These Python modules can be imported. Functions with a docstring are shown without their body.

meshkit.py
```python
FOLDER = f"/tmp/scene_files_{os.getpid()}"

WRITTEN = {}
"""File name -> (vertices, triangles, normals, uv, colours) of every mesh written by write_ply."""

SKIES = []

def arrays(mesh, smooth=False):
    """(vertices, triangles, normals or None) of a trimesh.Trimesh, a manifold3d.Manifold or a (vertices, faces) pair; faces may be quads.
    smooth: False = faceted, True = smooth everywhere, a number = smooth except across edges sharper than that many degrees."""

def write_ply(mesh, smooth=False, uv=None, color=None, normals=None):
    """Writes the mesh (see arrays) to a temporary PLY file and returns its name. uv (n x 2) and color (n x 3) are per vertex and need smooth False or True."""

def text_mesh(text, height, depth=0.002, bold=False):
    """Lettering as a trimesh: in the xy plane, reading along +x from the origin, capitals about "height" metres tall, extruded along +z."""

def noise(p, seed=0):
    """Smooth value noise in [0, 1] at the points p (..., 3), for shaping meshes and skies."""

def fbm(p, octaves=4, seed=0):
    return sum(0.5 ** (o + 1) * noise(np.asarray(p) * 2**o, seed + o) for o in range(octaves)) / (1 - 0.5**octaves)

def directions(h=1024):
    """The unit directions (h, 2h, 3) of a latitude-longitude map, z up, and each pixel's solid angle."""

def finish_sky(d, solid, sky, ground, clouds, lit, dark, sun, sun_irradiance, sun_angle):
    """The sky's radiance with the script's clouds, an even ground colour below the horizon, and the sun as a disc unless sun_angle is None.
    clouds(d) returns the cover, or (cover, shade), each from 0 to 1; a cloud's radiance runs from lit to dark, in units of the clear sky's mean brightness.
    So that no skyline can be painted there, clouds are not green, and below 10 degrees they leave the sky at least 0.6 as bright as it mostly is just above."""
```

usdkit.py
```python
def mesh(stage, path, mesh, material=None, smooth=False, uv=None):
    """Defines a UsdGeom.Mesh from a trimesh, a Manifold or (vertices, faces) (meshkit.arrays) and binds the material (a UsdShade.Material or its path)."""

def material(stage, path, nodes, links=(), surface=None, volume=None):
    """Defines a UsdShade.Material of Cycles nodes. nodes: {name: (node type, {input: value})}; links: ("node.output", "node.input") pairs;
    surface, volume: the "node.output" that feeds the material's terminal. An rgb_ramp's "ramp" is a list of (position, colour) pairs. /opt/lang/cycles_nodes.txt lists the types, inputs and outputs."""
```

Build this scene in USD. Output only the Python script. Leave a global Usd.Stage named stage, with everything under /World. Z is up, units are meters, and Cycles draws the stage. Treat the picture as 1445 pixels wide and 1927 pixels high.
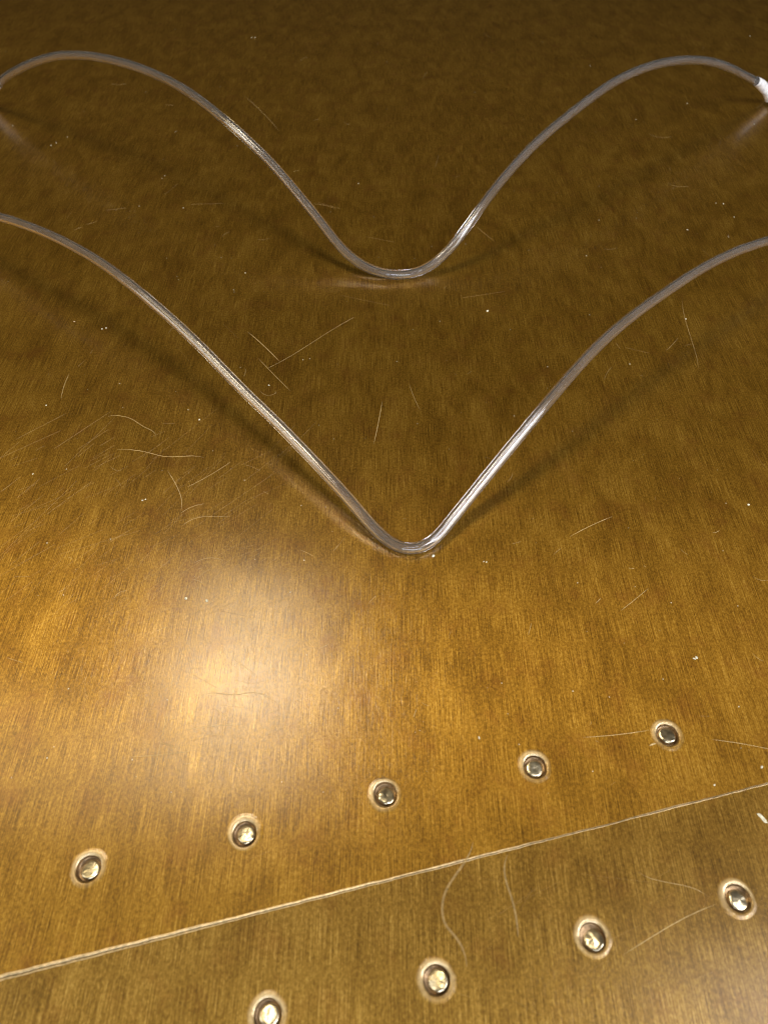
import math
import numpy as np
import trimesh
import shapely
from shapely.geometry import Polygon, Point, LineString
import usdkit, meshkit
from pxr import Usd, UsdGeom, UsdLux, UsdShade, Gf, Sdf, Vt

stage = Usd.Stage.CreateInMemory()
UsdGeom.SetStageUpAxis(stage, UsdGeom.Tokens.z)
UsdGeom.SetStageMetersPerUnit(stage, 1.0)
UsdGeom.Xform.Define(stage, '/World')
UsdGeom.Scope.Define(stage, '/World/Looks')

# ------------------------------------------------------------------ camera
PITCH = math.radians(52.0)          # looking down at the table
CAM_H = 0.228                       # metres above the brass
F, CX, CY = 1300.0, 722.5, 963.5    # focal length and centre, in pixels of a 1445 x 1927 picture
cam = UsdGeom.Camera.Define(stage, '/World/camera')
cam.CreateFocalLengthAttr(6.8)
cam.CreateHorizontalApertureAttr(6.8 * 1445 / F)
cam.CreateVerticalApertureAttr(6.8 * 1927 / F)
cam.CreateClippingRangeAttr(Gf.Vec2f(0.01, 50))
cam.CreateFStopAttr(4.2)
cam.CreateFocusDistanceAttr(0.30)
cam.CreateExposureAttr(0.0)
cam.AddTranslateOp().Set(Gf.Vec3d(0, 0, CAM_H))
cam.AddRotateXOp().Set(90 - math.degrees(PITCH))
FWD = np.array([0, math.cos(PITCH), -math.sin(PITCH)])
UPV = np.array([0, math.sin(PITCH), math.cos(PITCH)])
EYE = np.array([0, 0, CAM_H])


def ray(px, py):
    d = FWD + (px - CX) / F * np.array([1.0, 0, 0]) - (py - CY) / F * UPV
    return d / np.linalg.norm(d)


def at(px, py, z=0.0):
    """The point at height z above the table that stands at this place of the picture."""
    d = ray(px, py)
    return EYE + d * (z - CAM_H) / d[2]


# ------------------------------------------------------------------ light: a dim room with ceiling lamps
dome = UsdLux.DomeLight.Define(stage, '/World/room_light')
usdkit.material(stage, '/World/Looks/room', {'b': ('background_shader', {'color': (1.0, 0.76, 0.44), 'strength': 0.024})}, surface='b.background')
UsdShade.MaterialBindingAPI.Apply(dome.GetPrim()).Bind(UsdShade.Material.Get(stage, '/World/Looks/room'))


def lamp(name, pos, target, w, h, intensity, color, disk=False):
    pos, target = np.asarray(pos, float), np.asarray(target, float)
    if disk:
        l = UsdLux.DiskLight.Define(stage, '/World/' + name)
        l.CreateRadiusAttr(w)
    else:
        l = UsdLux.RectLight.Define(stage, '/World/' + name)
        l.CreateWidthAttr(w); l.CreateHeightAttr(h)
    l.CreateIntensityAttr(intensity)
    l.CreateColorAttr(Gf.Vec3f(*color))
    z = pos - target; z /= np.linalg.norm(z)
    x = np.cross([0, 1, 0], z); x /= np.linalg.norm(x)
    y = np.cross(z, x)
    m = Gf.Matrix4d(*x, 0, *y, 0, *z, 0, *pos, 1)
    l.AddTransformOp().Set(m)
    return l


def mirror(px, py, dist):
    """Where something must stand to be seen mirrored in the table at this place of the picture."""
    d = ray(px, py).copy(); p = at(px, py)
    d[2] *= -1
    return p + d * dist


MID = at(722, 1000)
lamp('ceiling_lamp', mirror(460, 1285, 1.3), MID, 0.065, 0, 30.0, (1.0, 0.85, 0.62), disk=True)
lamp('ceiling_lamp_001', mirror(458, 1285, 1.25), MID, 0.17, 0.44, 18.5, (1.0, 0.84, 0.58))
lamp('ceiling_lamp_002', mirror(40, 1420, 1.3), MID, 0.60, 0.22, 3.8, (1.0, 0.78, 0.42))
lamp('ceiling_panel', mirror(1700, 2130, 1.1), MID, 0.4, 0.4, 7.0, (1.0, 0.93, 0.88))
lamp('window', (0.20, -1.20, 0.72), MID, 1.3, 0.36, 10.0, (0.86, 0.92, 1.0))
lamp('window_001', (1.25, -0.30, 0.56), (0.1, 0.25, 0.0), 2.0, 0.36, 10.0, (0.92, 0.95, 1.0))
lamp('window_002', (-1.30, 0.05, 0.55), (-0.1, 0.3, 0.0), 1.4, 0.34, 3.6, (1.0, 0.94, 0.82))  # unseen warm panel added at the left to whiten the tube edges

# ------------------------------------------------------------------ materials
L = '/World/Looks/'


def brass(name, ramp, red):
    """Patinated brushed brass under old lacquer. The brushing runs away from the viewer (along y)."""
    n = {
        'tc': ('geometry', {}),
        # long grain
        'mg': ('mapping', {'mapping_type': 'point', 'scale': (5200.0, 60.0, 1.0)}),
        'ng': ('noise_texture', {'scale': 1.0, 'detail': 3.0, 'roughness': 0.6}),
        'mf': ('mapping', {'mapping_type': 'point', 'scale': (4200.0, 120.0, 1.0)}),
        'nf': ('noise_texture', {'scale': 1.0, 'detail': 4.0, 'roughness': 0.65}),
        # mottled patina
        'mp': ('mapping', {'mapping_type': 'point', 'scale': (1300.0, 900.0, 1.0)}),
        'np': ('noise_texture', {'scale': 1.0, 'detail': 6.0, 'roughness': 0.74, 'distortion': 0.5}),
        'ml': ('mapping', {'mapping_type': 'point', 'scale': (70.0, 34.0, 1.0)}),
        'nl': ('noise_texture', {'scale': 1.0, 'detail': 6.0, 'roughness': 0.6, 'distortion': 0.6}),
        'nred': ('noise_texture', {'scale': 70.0, 'detail': 5.0, 'roughness': 0.65}),
        # masks
        'rp': ('map_range', {'from_min': 0.33, 'from_max': 0.64, 'to_min': 0.0, 'to_max': 1.0}),
        'rl': ('map_range', {'from_min': 0.3, 'from_max': 0.7, 'to_min': 0.0, 'to_max': 1.0}),
        'rg': ('map_range', {'from_min': 0.36, 'from_max': 0.64, 'to_min': 0.0, 'to_max': 1.0}),
        'rf': ('map_range', {'from_min': 0.36, 'from_max': 0.64, 'to_min': 0.0, 'to_max': 1.0}),
        'a1': ('math', {'math_type': 'multiply', 'value2': 0.32}),
        'a2': ('math', {'math_type': 'multiply_add', 'value2': 0.20}),
        'a3': ('math', {'math_type': 'multiply_add', 'value2': 0.14}),
        'a4': ('math', {'math_type': 'multiply_add', 'value2': 0.30}),
        'col': ('rgb_ramp', {'ramp': ramp}),
        'rr': ('map_range', {'from_min': 0.52, 'from_max': 0.75, 'to_min': 0.0, 'to_max': red}),
        'red': ('mix_color', {'blend_type': 'mix', 'b': (0.24, 0.085, 0.016)}),
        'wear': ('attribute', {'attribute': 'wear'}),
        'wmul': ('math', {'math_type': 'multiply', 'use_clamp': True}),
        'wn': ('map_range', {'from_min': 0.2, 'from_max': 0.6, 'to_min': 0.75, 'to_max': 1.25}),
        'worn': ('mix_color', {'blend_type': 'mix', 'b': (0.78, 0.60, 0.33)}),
        'hb': ('math', {'math_type': 'multiply_add', 'value2': 0.55}),
        'bump': ('bump', {'strength': 0.8, 'distance': 0.00008}),
        'cb': ('bump', {'strength': 0.36, 'distance': 0.00007}),
        'ro': ('map_range', {'from_min': 0.0, 'from_max': 1.0, 'to_min': 0.54, 'to_max': 0.42}),
        'tan': ('combine_xyz', {'x': 1.0, 'y': 0.0, 'z': 0.0}),
        'p': ('principled_bsdf', {'metallic': 0.76, 'anisotropic': 0.84, 'coat_weight': 0.55, 'coat_roughness': 0.18, 'coat_ior': 1.7, 'specular_ior_level': 0.3}),
    }
    l = [('tc.position', f'{m}.vector') for m in ('mg', 'mf', 'mp', 'ml', 'nred')]
    l += [('mg.vector', 'ng.vector'), ('mf.vector', 'nf.vector'), ('mp.vector', 'np.vector'), ('ml.vector', 'nl.vector')]
    l += [('np.fac', 'rp.value'), ('nl.fac', 'rl.value'), ('ng.fac', 'rg.value'), ('nf.fac', 'rf.value')]
    l += [('rp.result', 'a1.value1'), ('rl.result', 'a2.value1'), ('a1.value', 'a2.value3'), ('rf.result', 'a3.value1'), ('a2.value', 'a3.value3'),
          ('rg.result', 'a4.value1'), ('a3.value', 'a4.value3'), ('a4.value', 'col.fac')]
    l += [('nred.fac', 'rr.value'), ('rr.result', 'red.fac'), ('col.color', 'red.a')]
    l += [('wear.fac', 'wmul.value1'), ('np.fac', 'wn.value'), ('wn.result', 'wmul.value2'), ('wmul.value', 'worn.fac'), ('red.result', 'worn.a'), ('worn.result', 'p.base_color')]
    l += [('ng.fac', 'hb.value1'), ('nf.fac', 'hb.value3'), ('hb.value', 'bump.height'), ('bump.normal', 'p.normal'), ('hb.value', 'cb.height'), ('cb.normal', 'p.coat_normal')]
    l += [('a4.value', 'ro.value'), ('ro.result', 'p.roughness'), ('tan.vector', 'p.tangent')]
    return usdkit.material(stage, L + name, n, l, surface='p.BSDF')


M_BRASS = brass('patinated_brass', [(0.15, (0.095, 0.044, 0.004)), (0.4, (0.245, 0.123, 0.011)), (0.6, (0.42, 0.228, 0.025)), (0.85, (0.66, 0.41, 0.08))], 0.45)
M_OLIVE = brass('olive_brass', [(0.15, (0.080, 0.042, 0.005)), (0.4, (0.20, 0.107, 0.014)), (0.6, (0.34, 0.198, 0.032)), (0.85, (0.60, 0.39, 0.10))], 0.3)


def simple(name, color, metallic=0.0, rough=0.5, noise=None, bump=0.0, bscale=800, **kw):
    n = {'g': ('geometry', {}), 'n': ('noise_texture', {'scale': noise or 500, 'detail': 5.0, 'roughness': 0.65}),
         'r': ('rgb_ramp', {'ramp': [(0.3, tuple(c * 0.55 for c in color)), (0.7, tuple(min(1, c * 1.3) for c in color))]}),
         'nb': ('noise_texture', {'scale': bscale, 'detail': 3.0}), 'b': ('bump', {'strength': bump, 'distance': 0.0003}),
         'p': ('principled_bsdf', {'metallic': metallic, 'roughness': rough, **kw})}
    l = [('g.position', 'n.vector'), ('g.position', 'nb.vector'), ('n.fac', 'r.fac'), ('r.color', 'p.base_color'), ('nb.fac', 'b.height')]
    if bump:
        l.append(('b.normal', 'p.normal'))
    return usdkit.material(stage, L + name, n, l, surface='p.BSDF')


M_WALL = simple('dark_oxide', (0.30, 0.20, 0.11), 0.8, 0.40, 900, 0.3)
M_HEAD = simple('dented_brass', (0.80, 0.69, 0.49), 1.0, 0.30, 500, 0.22, 1000)
M_RAW = simple('raw_brass', (0.70, 0.53, 0.29), 0.75, 0.5, 700, 0.3, 1500)
M_SCR = simple('scratched_brass', (0.64, 0.47, 0.22), 0.45, 0.5, 600)
M_DUST = simple('dust', (0.85, 0.76, 0.58), 0.0, 0.8, 900)
M_SMEAR = simple('smear', (0.36, 0.24, 0.09), 0.6, 0.5, 900)
M_PAPER = simple('paper', (0.80, 0.80, 0.86), 0.0, 0.7, 300, 0.05, 500)
M_UNDER = simple('underlay', (0.03, 0.02, 0.01), 0.0, 0.8)
M_CLEAR = usdkit.material(stage, L + 'clear_acrylic', {
    'g': ('geometry', {}), 'n': ('noise_texture', {'scale': 90.0, 'detail': 1.0}), 'b': ('bump', {'strength': 0.12, 'distance': 0.0004}),
    'p': ('principled_bsdf', {'base_color': (0.96, 0.96, 0.97), 'roughness': 0.06, 'ior': 1.49, 'transmission_weight': 0.965})},
    [('g.position', 'n.vector'), ('n.fac', 'b.height'), ('b.normal', 'p.normal')], surface='p.BSDF')


# ------------------------------------------------------------------ helpers
def meta(prim, label=None, category=None, group=None, kind=None):
    for k, v in (('label', label), ('category', category), ('group', group), ('kind', kind)):
        if v:
            prim.SetCustomDataByKey(k, v)


def numbered(parent, name):
    p, k = f'{parent}/{name}', 0
    while stage.GetPrimAtPath(p):
        k += 1
        p = f'{parent}/{name}_{k:03d}'
    return p


def xform(name, loc=(0, 0, 0), parent='/World'):
    x = UsdGeom.Xform.Define(stage, numbered(parent, name))
    x.AddTranslateOp().Set(Gf.Vec3d(*map(float, loc)))
    return x.GetPrim()


def obj(name, mesh, mat, parent='/World', smooth=False, wear=None):
    parent = str(parent.GetPath()) if hasattr(parent, 'GetPath') else parent
    m = usdkit.mesh(stage, numbered(parent, name), mesh, mat, smooth=smooth)
    if wear is not None:
        UsdGeom.PrimvarsAPI(m).CreatePrimvar('wear', Sdf.ValueTypeNames.FloatArray, 'vertex').Set(Vt.FloatArray.FromNumpy(np.asarray(wear, np.float32)))
    return m.GetPrim()


def tube(path, radii, n=24, caps=True):
    """A round rod along the path (k x 3)."""
    P = np.asarray(path, float)
    T = np.gradient(P, axis=0); T /= np.linalg.norm(T, axis=1, keepdims=True)
    N = np.zeros_like(P)
    ref = np.array([0, 0, 1.0])
    v = np.cross(T[0], ref); N[0] = v / np.linalg.norm(v)
    for i in range(1, len(P)):
        v = N[i - 1] - T[i] * (N[i - 1] @ T[i]); N[i] = v / np.linalg.norm(v)
    B = np.cross(T, N)
    a = np.linspace(0, 2 * np.pi, n, endpoint=False)
    R = np.asarray(radii)[:, None, None] if np.ndim(radii) == 1 else np.asarray(radii)[:, :, None]
    V = P[:, None] + R * (np.cos(a)[None, :, None] * N[:, None] + np.sin(a)[None, :, None] * B[:, None])
    V = V.reshape(-1, 3)
    f = []
    i, j = np.meshgrid(np.arange(len(P) - 1), np.arange(n), indexing='ij')
    q = np.stack([i * n + j, i * n + (j + 1) % n, (i + 1) * n + (j + 1) % n, (i + 1) * n + j], -1).reshape(-1, 4)
    f = np.vstack([q[:, [0, 1, 2]], q[:, [0, 2, 3]]])
    if caps:
        c0, c1 = len(V), len(V) + 1
        V = np.vstack([V, P[:1], P[-1:]])
        k = np.arange(n); k2 = (k + 1) % n
        o = (len(P) - 1) * n
        f = np.vstack([f, np.stack([np.full(n, c0), k2, k], 1), np.stack([np.full(n, c1), o + k, o + k2], 1)])
    m = trimesh.Trimesh(V, f, process=False)
    if m.volume < 0:
        m.invert()
    return m


def spline(pts, n):
    """A smooth curve through points."""
    from scipy.interpolate import CubicSpline, PchipInterpolator
    P = np.asarray(pts, float)
    s = np.r_[0, np.cumsum(np.linalg.norm(np.diff(P, axis=0), axis=1))]
    return CubicSpline(s, P)(np.linspace(0, s[-1], n))


# ------------------------------------------------------------------ the tabletop
table = xform('tabletop')
meta(table, 'patinated brushed brass tabletop of two riveted sheets', 'tabletop', kind='structure')

UPPER = [(167, 1635), (461, 1567), (724, 1497), (1005, 1442), (1255, 1383)]
LOWER = [(503, 1912), (820, 1845), (1114, 1762), (1385, 1690)]
HOLE_R = 0.0057
SEAM_A, SEAM_B = at(0, 1842), at(1445, 1475)
sd = (SEAM_B - SEAM_A)[:2]; sd /= np.linalg.norm(sd)
sn = np.array([-sd[1], sd[0]])       # towards the far sheet
rng = np.random.default_rng(7)

XS = np.arange(-0.75, 0.7501, 0.0015)       # along the seam, from its middle
mid = (SEAM_A + SEAM_B)[:2] / 2
wob = 0.00035 * (meshkit.fbm(np.c_[XS * 18, XS * 0, XS * 0], 3, 4) - 0.5) + 0.00025 * (meshkit.fbm(np.c_[XS * 400, XS * 0, XS * 0], 2, 9) - 0.5)
line = mid + XS[:, None] * sd + wob[:, None] * sn
gap = 0.00010
bev = 0.00040 + 0.00034 * (meshkit.fbm(np.c_[XS * 60, XS * 0, XS * 0], 3, 21) - 0.5) + 0.0005 * np.clip(-XS / 0.15, -0.35, 0.7)
far_edge, near_edge = line + sn * (gap + bev)[:, None], line - sn * (gap + 0.7 * bev)[:, None]
X0, X1, Y0, Y1 = -0.62, 0.62, -0.16, 1.05
big_far = Polygon(np.vstack([far_edge, [line[-1] + sn * 3, line[0] + sn * 3]]))
big_near = Polygon(np.vstack([near_edge, [line[-1] - sn * 3, line[0] - sn * 3]]))
rect = shapely.box(X0, Y0, X1, Y1)


def sheet(poly, name, label, mat):
    m = trimesh.creation.triangulate_polygon(poly, engine='earcut')
    v = np.c_[m[0], np.zeros(len(m[0]))]
    f = m[1]
    nrm = np.cross(v[f[:, 1]] - v[f[:, 0]], v[f[:, 2]] - v[f[:, 0]])[:, 2]
    f = np.where((nrm < 0)[:, None], f[:, ::-1], f)
    p = obj(name, (v, f), mat, table)
    meta(p, label)
    return p


holes = [at(*c) for c in UPPER + LOWER]
# every hole is a little out of round
hole_shape = []
AN = 64
ang = np.linspace(0, 2 * np.pi, AN, endpoint=False)
for k, h in enumerate(holes):
    r = HOLE_R * (1 + 0.05 * (meshkit.fbm(np.c_[np.cos(ang) * 1.5 + k * 7, np.sin(ang) * 1.5, ang * 0], 3, k) - 0.5) * 2)
    hole_shape.append(np.c_[h[0] + r * np.cos(ang), h[1] + r * np.sin(ang)])
far_poly = rect.intersection(big_far)
near_poly = rect.intersection(big_near)
for hs in hole_shape[:5]:
    far_poly = far_poly.difference(Polygon(hs))
for hs in hole_shape[5:]:
    near_poly = near_poly.difference(Polygon(hs))
far_sheet = sheet(far_poly, 'brass_sheet', 'large far brass sheet carrying the upper row of rivets', M_BRASS)
near_sheet = sheet(near_poly, 'brass_sheet', 'duller near brass sheet below the seam', M_OLIVE)


def strip(edges, zs, jag=None):
    """A strip between successive polylines."""
    n = len(edges[0])
    V = np.vstack([np.c_[e, np.broadcast_to(z, n)] for e, z in zip(edges, zs)])
    f = []
    for r in range(len(edges) - 1):
        i = np.arange(n - 1)
        a, b = r * n, (r + 1) * n
        f += [np.stack([a + i, a + i + 1, b + i + 1], 1), np.stack([a + i, b + i + 1, b + i], 1)]
    f = np.vstack(f)
    nz = np.cross(V[f[:, 1]] - V[f[:, 0]], V[f[:, 2]] - V[f[:, 0]])[:, 2].sum()
    return V, (f[:, ::-1] if nz < 0 else f)


zj = 0.00004 * (meshkit.fbm(np.c_[XS * 900, XS * 0, XS * 0], 3, 33) - 0.5)
e1 = obj('worn_edge', strip([far_edge, far_edge * 0.55 + line * 0.45, line + sn * gap, line + sn * gap * 0.6], [0.0, 0.00004 + zj, -0.00012 + zj, -0.0009]), M_RAW, far_sheet)
e2 = obj('worn_edge', strip([near_edge, near_edge * 0.5 + line * 0.5, line - sn * gap, line - sn * gap * 0.6], [0.0, 0.00003 - zj, -0.00010 + zj, -0.0009]), M_RAW, near_sheet)
obj('underlay', trimesh.creation.box(extents=(1.3, 1.3, 0.02), transform=trimesh.transformations.translation_matrix((0, 0.42, -0.0145))), M_UNDER, table)

# rivets sunk in punched holes
LABELS = [None] * 9
for k, h in enumerate(holes):
    rg = np.random.default_rng(100 + k)
    root = xform('rivet', (h[0], h[1], 0), str(table.GetPath()))
    outer = hole_shape[k] - h[:2]
    ro = np.linalg.norm(outer, axis=1)
    ctr = rg.normal(0, 0.00018, 2)
    ri = 0.0037 * (1 + 0.05 * (meshkit.fbm(np.c_[np.cos(ang) + k * 3, np.sin(ang), ang * 0], 3, 50 + k) - 0.5) * 2)
    V, W = [], []
    prof = [(0.0, 0.0, 0.0), (0.2, 0.00003, 0.15), (0.45, 0.00014, 0.7), (0.72, 0.00016, 1.0), (0.88, 0.00004, 1.0), (1.0, -0.00018, 0.8)]
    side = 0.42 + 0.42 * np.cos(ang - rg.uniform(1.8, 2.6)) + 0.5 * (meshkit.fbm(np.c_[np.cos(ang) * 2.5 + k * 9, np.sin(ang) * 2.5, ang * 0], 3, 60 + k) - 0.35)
    for t, z, w in prof:
        r = ro * (1 - t) + ri * t
        xy = np.c_[np.cos(ang), np.sin(ang)] * r[:, None] + ctr * t
        jit = (meshkit.fbm(np.c_[xy * 1500, ang * 0], 2, 70 + k) - 0.5) * 0.00012 * (t > 0)
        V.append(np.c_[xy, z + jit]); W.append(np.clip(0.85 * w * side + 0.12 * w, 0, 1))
    n = AN
    def rings(nr):
        f = []
        for r in range(nr - 1):
            i = np.arange(n); j = (i + 1) % n
            f += [np.stack([r * n + i, (r + 1) * n + i, (r + 1) * n + j], 1), np.stack([r * n + i, (r + 1) * n + j, r * n + j], 1)]
        f = np.vstack(f)
        return f
    def up(V, f):
        nz = np.cross(V[f[:, 1]] - V[f[:, 0]], V[f[:, 2]] - V[f[:, 0]])[:, 2].sum()
        return f[:, ::-1] if nz < 0 else f
    Vr = np.vstack(V)
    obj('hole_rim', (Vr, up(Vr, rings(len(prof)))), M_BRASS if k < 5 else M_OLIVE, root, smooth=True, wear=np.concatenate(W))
    last = V[-1]
    Vw = np.vstack([last, np.c_[last[:, :2] * 0.97, last[:, 2] - 0.0005], np.c_[last[:, :2] * 0.93, np.full(n, -0.0012)], np.c_[last[:, :2] * 0.86, np.full(n, -0.00165)], np.c_[last[:, :2] * 0.3, np.full(n, -0.0017)]])
    obj('hole_wall', (Vw, up(Vw, rings(5))), M_WALL, root, smooth=True)
    # hammered rivet head
    RR = 0.0029
    tilt = rg.normal(0, 0.10, 2) + np.array([0.03, -0.12])
    rad = [0.0, 0.2, 0.4, 0.6, 0.75, 0.88, 0.97, 1.0, 1.0]
    hz = [0.00095, 0.00095, 0.00093, 0.0009, 0.00085, 0.00074, 0.0005, 0.0002, -0.0004]
    off = rg.normal(0, 0.00015, 2) + np.array([0.0003, -0.00025]) + ctr
    Vh = []
    for r_, z_ in zip(rad, hz):
        rr = RR * r_ * (1 + 0.06 * (meshkit.fbm(np.c_[np.cos(ang) * 1.3 + k, np.sin(ang) * 1.3, ang * 0], 2, 90 + k) - 0.5) * 2)
        xy = np.c_[np.cos(ang), np.sin(ang)] * rr[:, None]
        d = (meshkit.fbm(np.c_[xy * 420 + k * 5, ang * 0], 3, 110 + k) - 0.5) * 0.00045 * (r_ < 0.95)
        Vh.append(np.c_[xy + off, -0.0016 + z_ + xy @ tilt + d])
    Vh = np.vstack(Vh)
    obj('rivet_head', (Vh, up(Vh, rings(len(rad)))), M_HEAD, root, smooth=True)

# ------------------------------------------------------------------ marks on the brass
def ridge(pts_px, width, height, smooth=True, z0=0.000004):
    """A fine raised burr along a scratch, tapering at both ends."""
    P = np.asarray(pts_px, float)
    if len(P) > 2 and smooth:
        P = spline(P, 6 * len(P))
    W = np.array([at(x, y)[:2] for x, y in P])
    n = len(W)
    T = np.gradient(W, axis=0); T /= np.linalg.norm(T, axis=1, keepdims=True) + 1e-12
    N = np.c_[-T[:, 1], T[:, 0]]
    t = np.linspace(0, 1, n)
    w = width * np.clip(np.minimum(t, 1 - t) * 5 + 0.15, 0, 1) / 2
    V = np.vstack([np.c_[W + N * w[:, None], np.full(n, z0)], np.c_[W, np.full(n, z0 + height)], np.c_[W - N * w[:, None], np.full(n, z0)]])
    i = np.arange(n - 1)
    f = np.vstack([np.stack([a + i, b + i + 1, a + i + 1], 1) for a, b in ((0, n), (n, 2 * n))] + [np.stack([a + i, b + i, b + i + 1], 1) for a, b in ((0, n), (n, 2 * n))])
    nz = np.cross(V[f[:, 1]] - V[f[:, 0]], V[f[:, 2]] - V[f[:, 0]])[:, 2].sum()
    return V, (f[:, ::-1] if nz < 0 else f)


def join(parts):
    V, Fs, o = [], [], 0
    for v, f in parts:
        V.append(v); Fs.append(f + o); o += len(v)
    return np.vstack(V), np.vstack(Fs)


SCR = [  # (points in the picture, width in mm)
    ([(666, 597), (600, 636), (569, 656), (505, 692)], .16), ([(420, 609), (448, 636)], .22), ([(466, 624), (495, 649), (526, 680)], .3),
    ([(485, 673), (510, 699), (547, 736)], .2), ([(331, 649), (356, 680)], .14), ([(131, 702), (125, 714), (115, 750)], .22), ([(115, 750), (133, 780)], .12),
    ([(204, 783), (221, 782), (249, 789), (273, 804), (287, 811), (294, 825)], .22), ([(221, 846), (242, 846), (277, 851), (311, 859), (367, 858), (384, 861)], .26),
    ([(315, 885), (325, 901), (336, 922), (342, 943), (340, 962)], .26), ([(353, 916), (388, 898), (434, 869)], .18), ([(344, 989), (363, 977), (388, 972), (433, 972)], .18),
    ([(340, 966), (363, 953), (384, 948)], .2), ([(0, 1046), (144, 905)], .14), ([(0, 1084), (104, 1024)], .14), ([(7, 1133), (61, 1095)], .14), ([(145, 846), (204, 808)], .14),
    ([(0, 862), (114, 810)], .12), ([(0, 1030), (60, 985)], .1), ([(375, 1316), (388, 1306), (435, 1308), (471, 1304), (491, 1306), (509, 1315), (522, 1322)], .2),
    ([(438, 1238), (460, 1254), (481, 1272)], .16), ([(509, 1195), (502, 1219), (494, 1237)], .18), ([(297, 1396), (316, 1402), (339, 1408)], .16), ([(241, 1425), (311, 1420), (366, 1413)], .14),
    ([(430, 1430), (445, 1440), (455, 1450)], .14), ([(346, 1375), (400, 1367), (455, 1364)], .13), ([(330, 1245), (316, 1330), (285, 1470)], .12), ([(460, 180), (495, 212), (526, 246)], .2),
    ([(719, 755), (711, 800), (703, 836)], .26), ([(770, 722), (780, 750), (791, 772)], .14), ([(1283, 561), (1291, 607), (1303, 645), (1315, 697)], .14), ([(1321, 469), (1335, 481)], .16),
    ([(1178, 654), (1220, 664)], .14), ([(1288, 650), (1303, 647)], .16), ([(1096, 1388), (1140, 1385), (1224, 1374)], .17), ([(1339, 1392), (1390, 1399), (1460, 1413)], .15), ([(1315, 1348), (1334, 1348)], .24),
    ([(1172, 1798), (1239, 1756), (1277, 1734), (1349, 1702)], .16), ([(1198, 1640), (1240, 1658), (1290, 1668), (1335, 1690)], .1), ([(1196, 1750), (1225, 1700)], .12),
    ([(1072, 1010), (1110, 990), (1152, 972)], .12), ([(600, 380), (640, 392)], .14), ([(590, 383), (620, 388), (632, 392)], .12), ([(615, 380), (618, 370)], .1), ([(690, 445), (742, 455)], .12),
    ([(1236, 1443), (1238, 1465)], .14), ([(1150, 1478), (1157, 1472)], .3), ([(1222, 1404), (1236, 1399), (1246, 1400)], .55), ([(200, 590), (240, 660)], .1), ([(640, 555), (735, 575)], .08),
    ([(870, 560), (950, 548)], .08), ([(1415, 845), (1440, 880)], .12), ([(1060, 700), (1040, 760)], .1), ([(200, 395), (236, 391)], .16), ([(127, 409), (134, 399)], .2), ([(140, 432), (155, 426)], .14),
    ([(360, 384), (420, 382)], .12), ([(310, 365), (335, 345)], .12), ([(215, 1126), (225, 1115), (240, 1112)], .16), ([(232, 1145), (247, 1130)], .16), ([(170, 1115), (187, 1080)], .14), ([(365, 1060), (400, 1050), (420, 1055)], .14),
    ([(410, 1027), (475, 1033)], .12), ([(440, 1050), (415, 1020)], .09)]
parts, lower_parts = [], []
for p, w in SCR:
    (lower_parts if p[0][1] > 1600 else parts).append(ridge(p, w * 1.0e-3, 0.00004))
rs = np.random.default_rng(11)
for k in range(150):    # rubbed area on the left: many faint parallel lines
    x, y = rs.uniform(-20, 520), rs.uniform(820, 1180)
    a = math.radians(rs.normal(-33, 9)); ln = rs.gamma(2.0, 24) + 12
    parts.append(ridge([(x, y), (x + ln * math.cos(a), y + ln * math.sin(a))], rs.uniform(.08, .19) * 1e-3, 0.00003))
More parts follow.
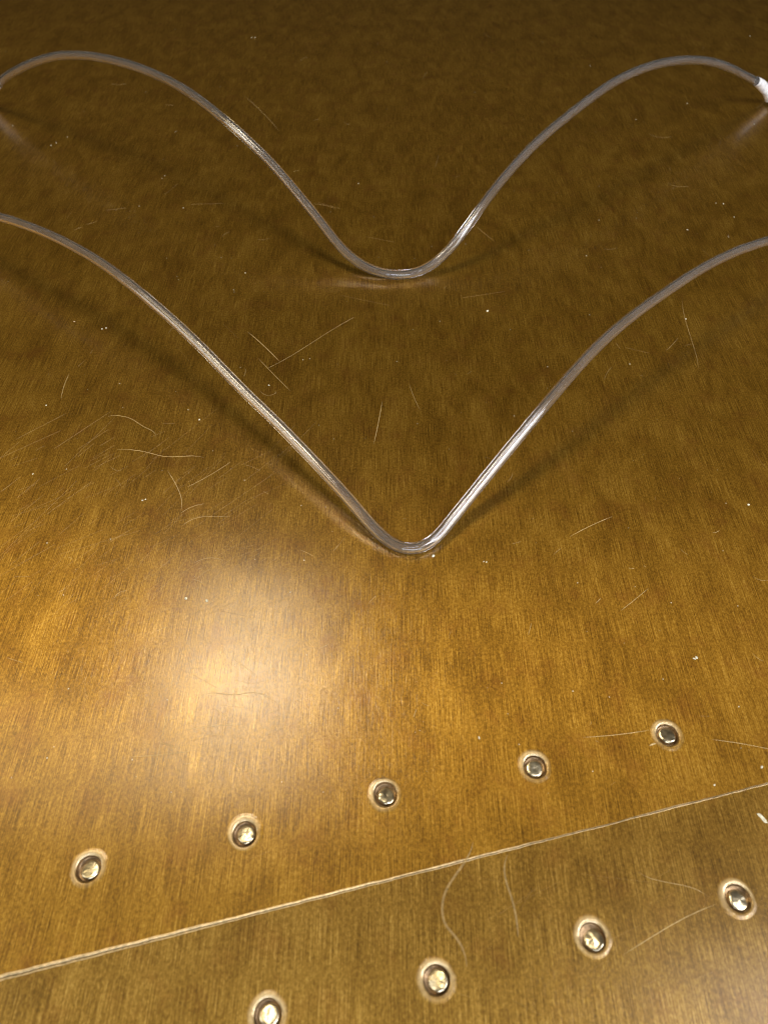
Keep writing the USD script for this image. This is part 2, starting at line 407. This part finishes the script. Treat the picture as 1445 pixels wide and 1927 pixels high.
for k in range(60):    # fine marks round the lamp's reflection
    x, y = rs.normal(430, 110), rs.normal(1300, 110)
    a = rs.choice([-1.35, -1.75, 0.12, -0.25, 0.7]) + rs.normal(0, .12); ln = rs.gamma(1.8, 22) + 8
    parts.append(ridge([(x, y), (x + ln * math.cos(a), y + ln * math.sin(a))], rs.uniform(.05, .13) * 1e-3, 0.00003))
for k in range(80):    # strays all over
    x, y = rs.uniform(0, 1445), rs.uniform(60, 1480) ** 1.0
    a = rs.uniform(-1.2, 0.9) if rs.random() < .7 else rs.uniform(0, 6.28); ln = rs.gamma(1.5, 9) + 5
    c = rs.normal(0, 0.15)
    parts.append(ridge([(x, y), (x + ln * .5 * math.cos(a), y + ln * .5 * math.sin(a)), (x + ln * math.cos(a + c), y + ln * math.sin(a + c))], rs.uniform(.06, .16) * 1e-3, 0.00003))
for k in range(45):
    x, y = rs.uniform(850, 1445), rs.uniform(1640, 1900)
    a = rs.choice([-0.6, -1.1, 0.3, -0.5]) + rs.normal(0, .1); ln = rs.gamma(1.5, 22) + 8
    lower_parts.append(ridge([(x, y), (x + ln * math.cos(a), y + ln * math.sin(a))], rs.uniform(.06, .16) * 1e-3, 0.00003))
s1 = obj('scratches', join(parts), M_SCR, far_sheet); meta(s1, kind='stuff')
s2 = obj('scratches', join(lower_parts), M_SCR, near_sheet); meta(s2, kind='stuff')
sm = [ridge([(955, 1609), (949, 1636), (953, 1662), (962, 1689), (972, 1734), (975, 1764)], .0006, .00001), ridge([(890, 1585), (853, 1653), (836, 1685), (832, 1712), (838, 1740), (857, 1764), (871, 1788), (878, 1820)], .0007, .00001)]
s3 = obj('dried_smear', join(sm), M_SMEAR, near_sheet); meta(s3, kind='stuff')

# dust and crumbs lying on the brass
dust = []
DUST = [(506, 725, .75), (570, 677, .6), (583, 675, .45), (440, 545, .55), (333, 520, .5), (336, 526, .5), (1408, 950, .8), (1310, 1238, .9), (1306, 1240, .7), (915, 1058, .5), (910, 1057, .6), (1293, 194, .7), (1411, 67, .7),
        (1419, 233, .6), (1127, 414, .55), (1347, 382, .6), (1361, 383, .7), (1381, 408, .6), (1293, 432, .7), (1371, 446, .55), (1370, 444, .4), (1109, 592, .6), (1290, 600, .7), (1185, 685, .6), (1103, 481, .7), (1110, 123, .6),
        (474, 70, .9), (480, 70, .7), (96, 273, .7), (106, 268, .6), (127, 257, .5), (24, 236, .7), (192, 619, .8), (200, 617, .7), (140, 605, .6), (345, 391, .6), (330, 248, .5), (332, 246, .5), (305, 335, .6), (310, 330, .5),
        (62, 892, .5), (1344, 1478, .5), (1433, 1444, .7), (165, 733, .4), (225, 722, .5), (87, 763, .7), (354, 771, .5), (375, 790, 1.0), (268, 942, .8), (274, 940, .6), (747, 680, .5), (777, 620, .4), (917, 585, .9), (960, 620, .6),
        (780, 486, .35), (1390, 1330, .4), (1030, 690, .5), (600, 800, .35), (845, 845, .3), (350, 1127, 1.0), (389, 1131, .8)]
for x, y, s in DUST:
    dust.append((x, y, s))
rd = np.random.default_rng(23)
for k in range(170):
    dust.append((rd.uniform(0, 1445), rd.uniform(40, 1500), rd.gamma(2, .08) + .1))
dm = []
for x, y, s in dust:
    m = trimesh.creation.icosphere(subdivisions=1, radius=1.0)
    v = m.vertices * (1 + 0.5 * (rd.random((len(m.vertices), 1)) - .5))
    r = s * 0.00064
    v = v * [r * rd.uniform(.6, 1.3), r * rd.uniform(.5, 1.0), r * .4]
    a = rd.uniform(0, 6.28); c_, s_ = math.cos(a), math.sin(a)
    v = np.c_[v[:, 0] * c_ - v[:, 1] * s_, v[:, 0] * s_ + v[:, 1] * c_, v[:, 2]]
    p = at(x, y)
    dm.append((v + [p[0], p[1], r * .3], m.faces))
d = obj('dust_specks', join(dm), M_DUST); meta(d, 'pale dust specks and crumbs scattered over the brass tabletop', 'dust', kind='stuff')
lint = ridge([(1424, 1532), (1432, 1537), (1438, 1544), (1444, 1549)], .0011, .0003)
lp = obj('lint_flake', lint, M_DUST); meta(lp, 'small white lint flake on the brass by the right edge below the seam', 'lint')

# ------------------------------------------------------------------ the clear rods
def rod_path(pts, before, after, n=420):
    """pts: (place in the picture x, y, height above the brass in mm) of the rod's middle line; before, after: points further on, outside the picture."""
    W = [at(x, y, h * 1e-3) for x, y, h in pts]
    return spline(np.vstack([before, W, after]), n)


def finish(P, r, seed, z_min):
    from scipy.ndimage import gaussian_filter1d
    s = np.r_[0, np.cumsum(np.linalg.norm(np.diff(P, axis=0), axis=1))]
    n = int(s[-1] / 0.0005)
    t = np.linspace(0, s[-1], n)
    Q = np.stack([np.interp(t, s, P[:, k]) for k in range(3)], 1)
    Q = np.stack([gaussian_filter1d(Q[:, k], 6, mode='nearest') for k in range(3)], 1)
    Q[:, 2] = np.maximum(Q[:, 2], z_min)
    w = (meshkit.fbm(np.c_[t * 45, t * 0, t * 0 + seed], 3, seed) - 0.5)
    Q[:, 2] += np.abs(w) * 0.0004
    a = np.linspace(0, 2 * np.pi, 84, endpoint=False)
    tt, aa = np.meshgrid(t, a, indexing='ij')
    nn = meshkit.fbm(np.stack([tt * 18, np.cos(aa) * 1.6 + seed, np.sin(aa) * 1.6], -1), 3, seed + 5) - 0.5
    return Q, r * (1 + 0.035 * nn)


R1, R2 = 0.0026, 0.0024
UP_PX = [(0, 154, 20.7), (40, 127, 35.6), (90, 108, 47.4), (150, 103, 55.1), (215, 113, 59.0), (290, 138, 60.2), (370, 183, 57.6), (440, 240, 50.6), (510, 306, 39.5), (560, 364, 29.1), (610, 426, 18.0), (648, 472, 9.6),
         (690, 503, 4.6), (740, 517, 2.9), (790, 510, 3.3), (830, 484, 7.6), (870, 438, 16.4), (915, 376, 27.0), (965, 314, 36.6), (1020, 258, 45.0), (1080, 208, 52.0), (1150, 157, 56.6), (1225, 123, 56.6),
         (1300, 112, 50.4), (1355, 120, 40.3), (1405, 143, 24.8), (1440, 170, 10.2)]
LO_PX = [(0, 408, 30.8), (90, 440, 34.4), (200, 501, 34.2), (290, 572, 30.0), (380, 655, 24.4), (450, 727, 19.4), (530, 805, 15.4), (600, 878, 12.2), (660, 944, 8.6), (712, 1003, 4.2), (740, 1025, 2.9), (772, 1034, 2.6),
         (806, 1024, 2.7), (840, 990, 3.9), (880, 940, 7.4), (940, 866, 13.8), (1000, 793, 20.2), (1060, 722, 26.0), (1120, 656, 30.3), (1190, 594, 33.0), (1260, 544, 34.0), (1340, 494, 33.5), (1400, 467, 31.2), (1445, 452, 28.0)]
P1 = rod_path(UP_PX, [(-0.305, 0.578, 0.0035)], [(0.299, 0.5815, R1)])
P2 = rod_path(LO_PX, [(-0.305, 0.428, 0.0035), (-0.278, 0.408, 0.0095), (-0.245, 0.384, 0.0210)], [(0.243, 0.368, 0.0180), (0.275, 0.390, 0.0075), (0.300, 0.407, 0.0030)])
Q1, rad1 = finish(P1, R1, 3, R1)
Q2, rad2 = finish(P2, R2, 8, R2)
far_rod = xform('clear_tube')
meta(far_rod, 'wavy clear plastic tube at the back with white paper on its end', 'tube')
near_rod = xform('clear_tube')
meta(near_rod, 'wavy clear plastic tube in front with a sharp V bend near the middle', 'tube')
def hollow(Q, rad):
    """Thick-walled clear tubing: the bore is a surface of its own, facing inwards."""
    outer = tube(Q, rad, 84)
    bore = tube(Q[3:-3], rad[3:-3] * 0.55, 84); bore.invert()
    return join([(outer.vertices, outer.faces), (bore.vertices, bore.faces)])


obj('tube', hollow(Q1, rad1), M_CLEAR, far_rod, smooth=True)
obj('tube', hollow(Q2, rad2), M_CLEAR, near_rod, smooth=True)

# the white paper wrapped round the right end of the far rod
def paper(seg, seed, lift):
    """A slip of paper folded over the tube end: snug above, hanging as a flap on one side, with creases."""
    k = len(seg)
    aa = np.linspace(0, 2 * np.pi, 28, endpoint=False)
    s = np.linspace(0, 1, k)[:, None]
    flap = np.clip(np.cos(aa - lift), 0, 1) ** 2
    rp = R1 * 1.08 + 0.0016 * flap[None] * np.clip(0.5 + s, 0, 1) + 0.00016 * np.sin(s * 9 + aa[None] * 2 + seed)
    out = tube(seg, rp, 28, caps=False)
    inner = tube(seg, rp - 0.00012, 28, caps=False); inner.invert()
    return join([(out.vertices, out.faces), (inner.vertices, inner.faces)])


t0 = int(np.argmin(np.linalg.norm(Q1 - at(1420, 153, 0.0185), axis=1)))
obj('paper_tag', paper(Q1[t0:], 1, 4.2), M_PAPER, far_rod, smooth=40)
t1 = int(np.argmin(np.linalg.norm(Q1 - at(-3, 157, 0.0195), axis=1)))
obj('paper_tag', paper(Q1[:t1][::-1], 2, 4.2), M_PAPER, far_rod, smooth=40)
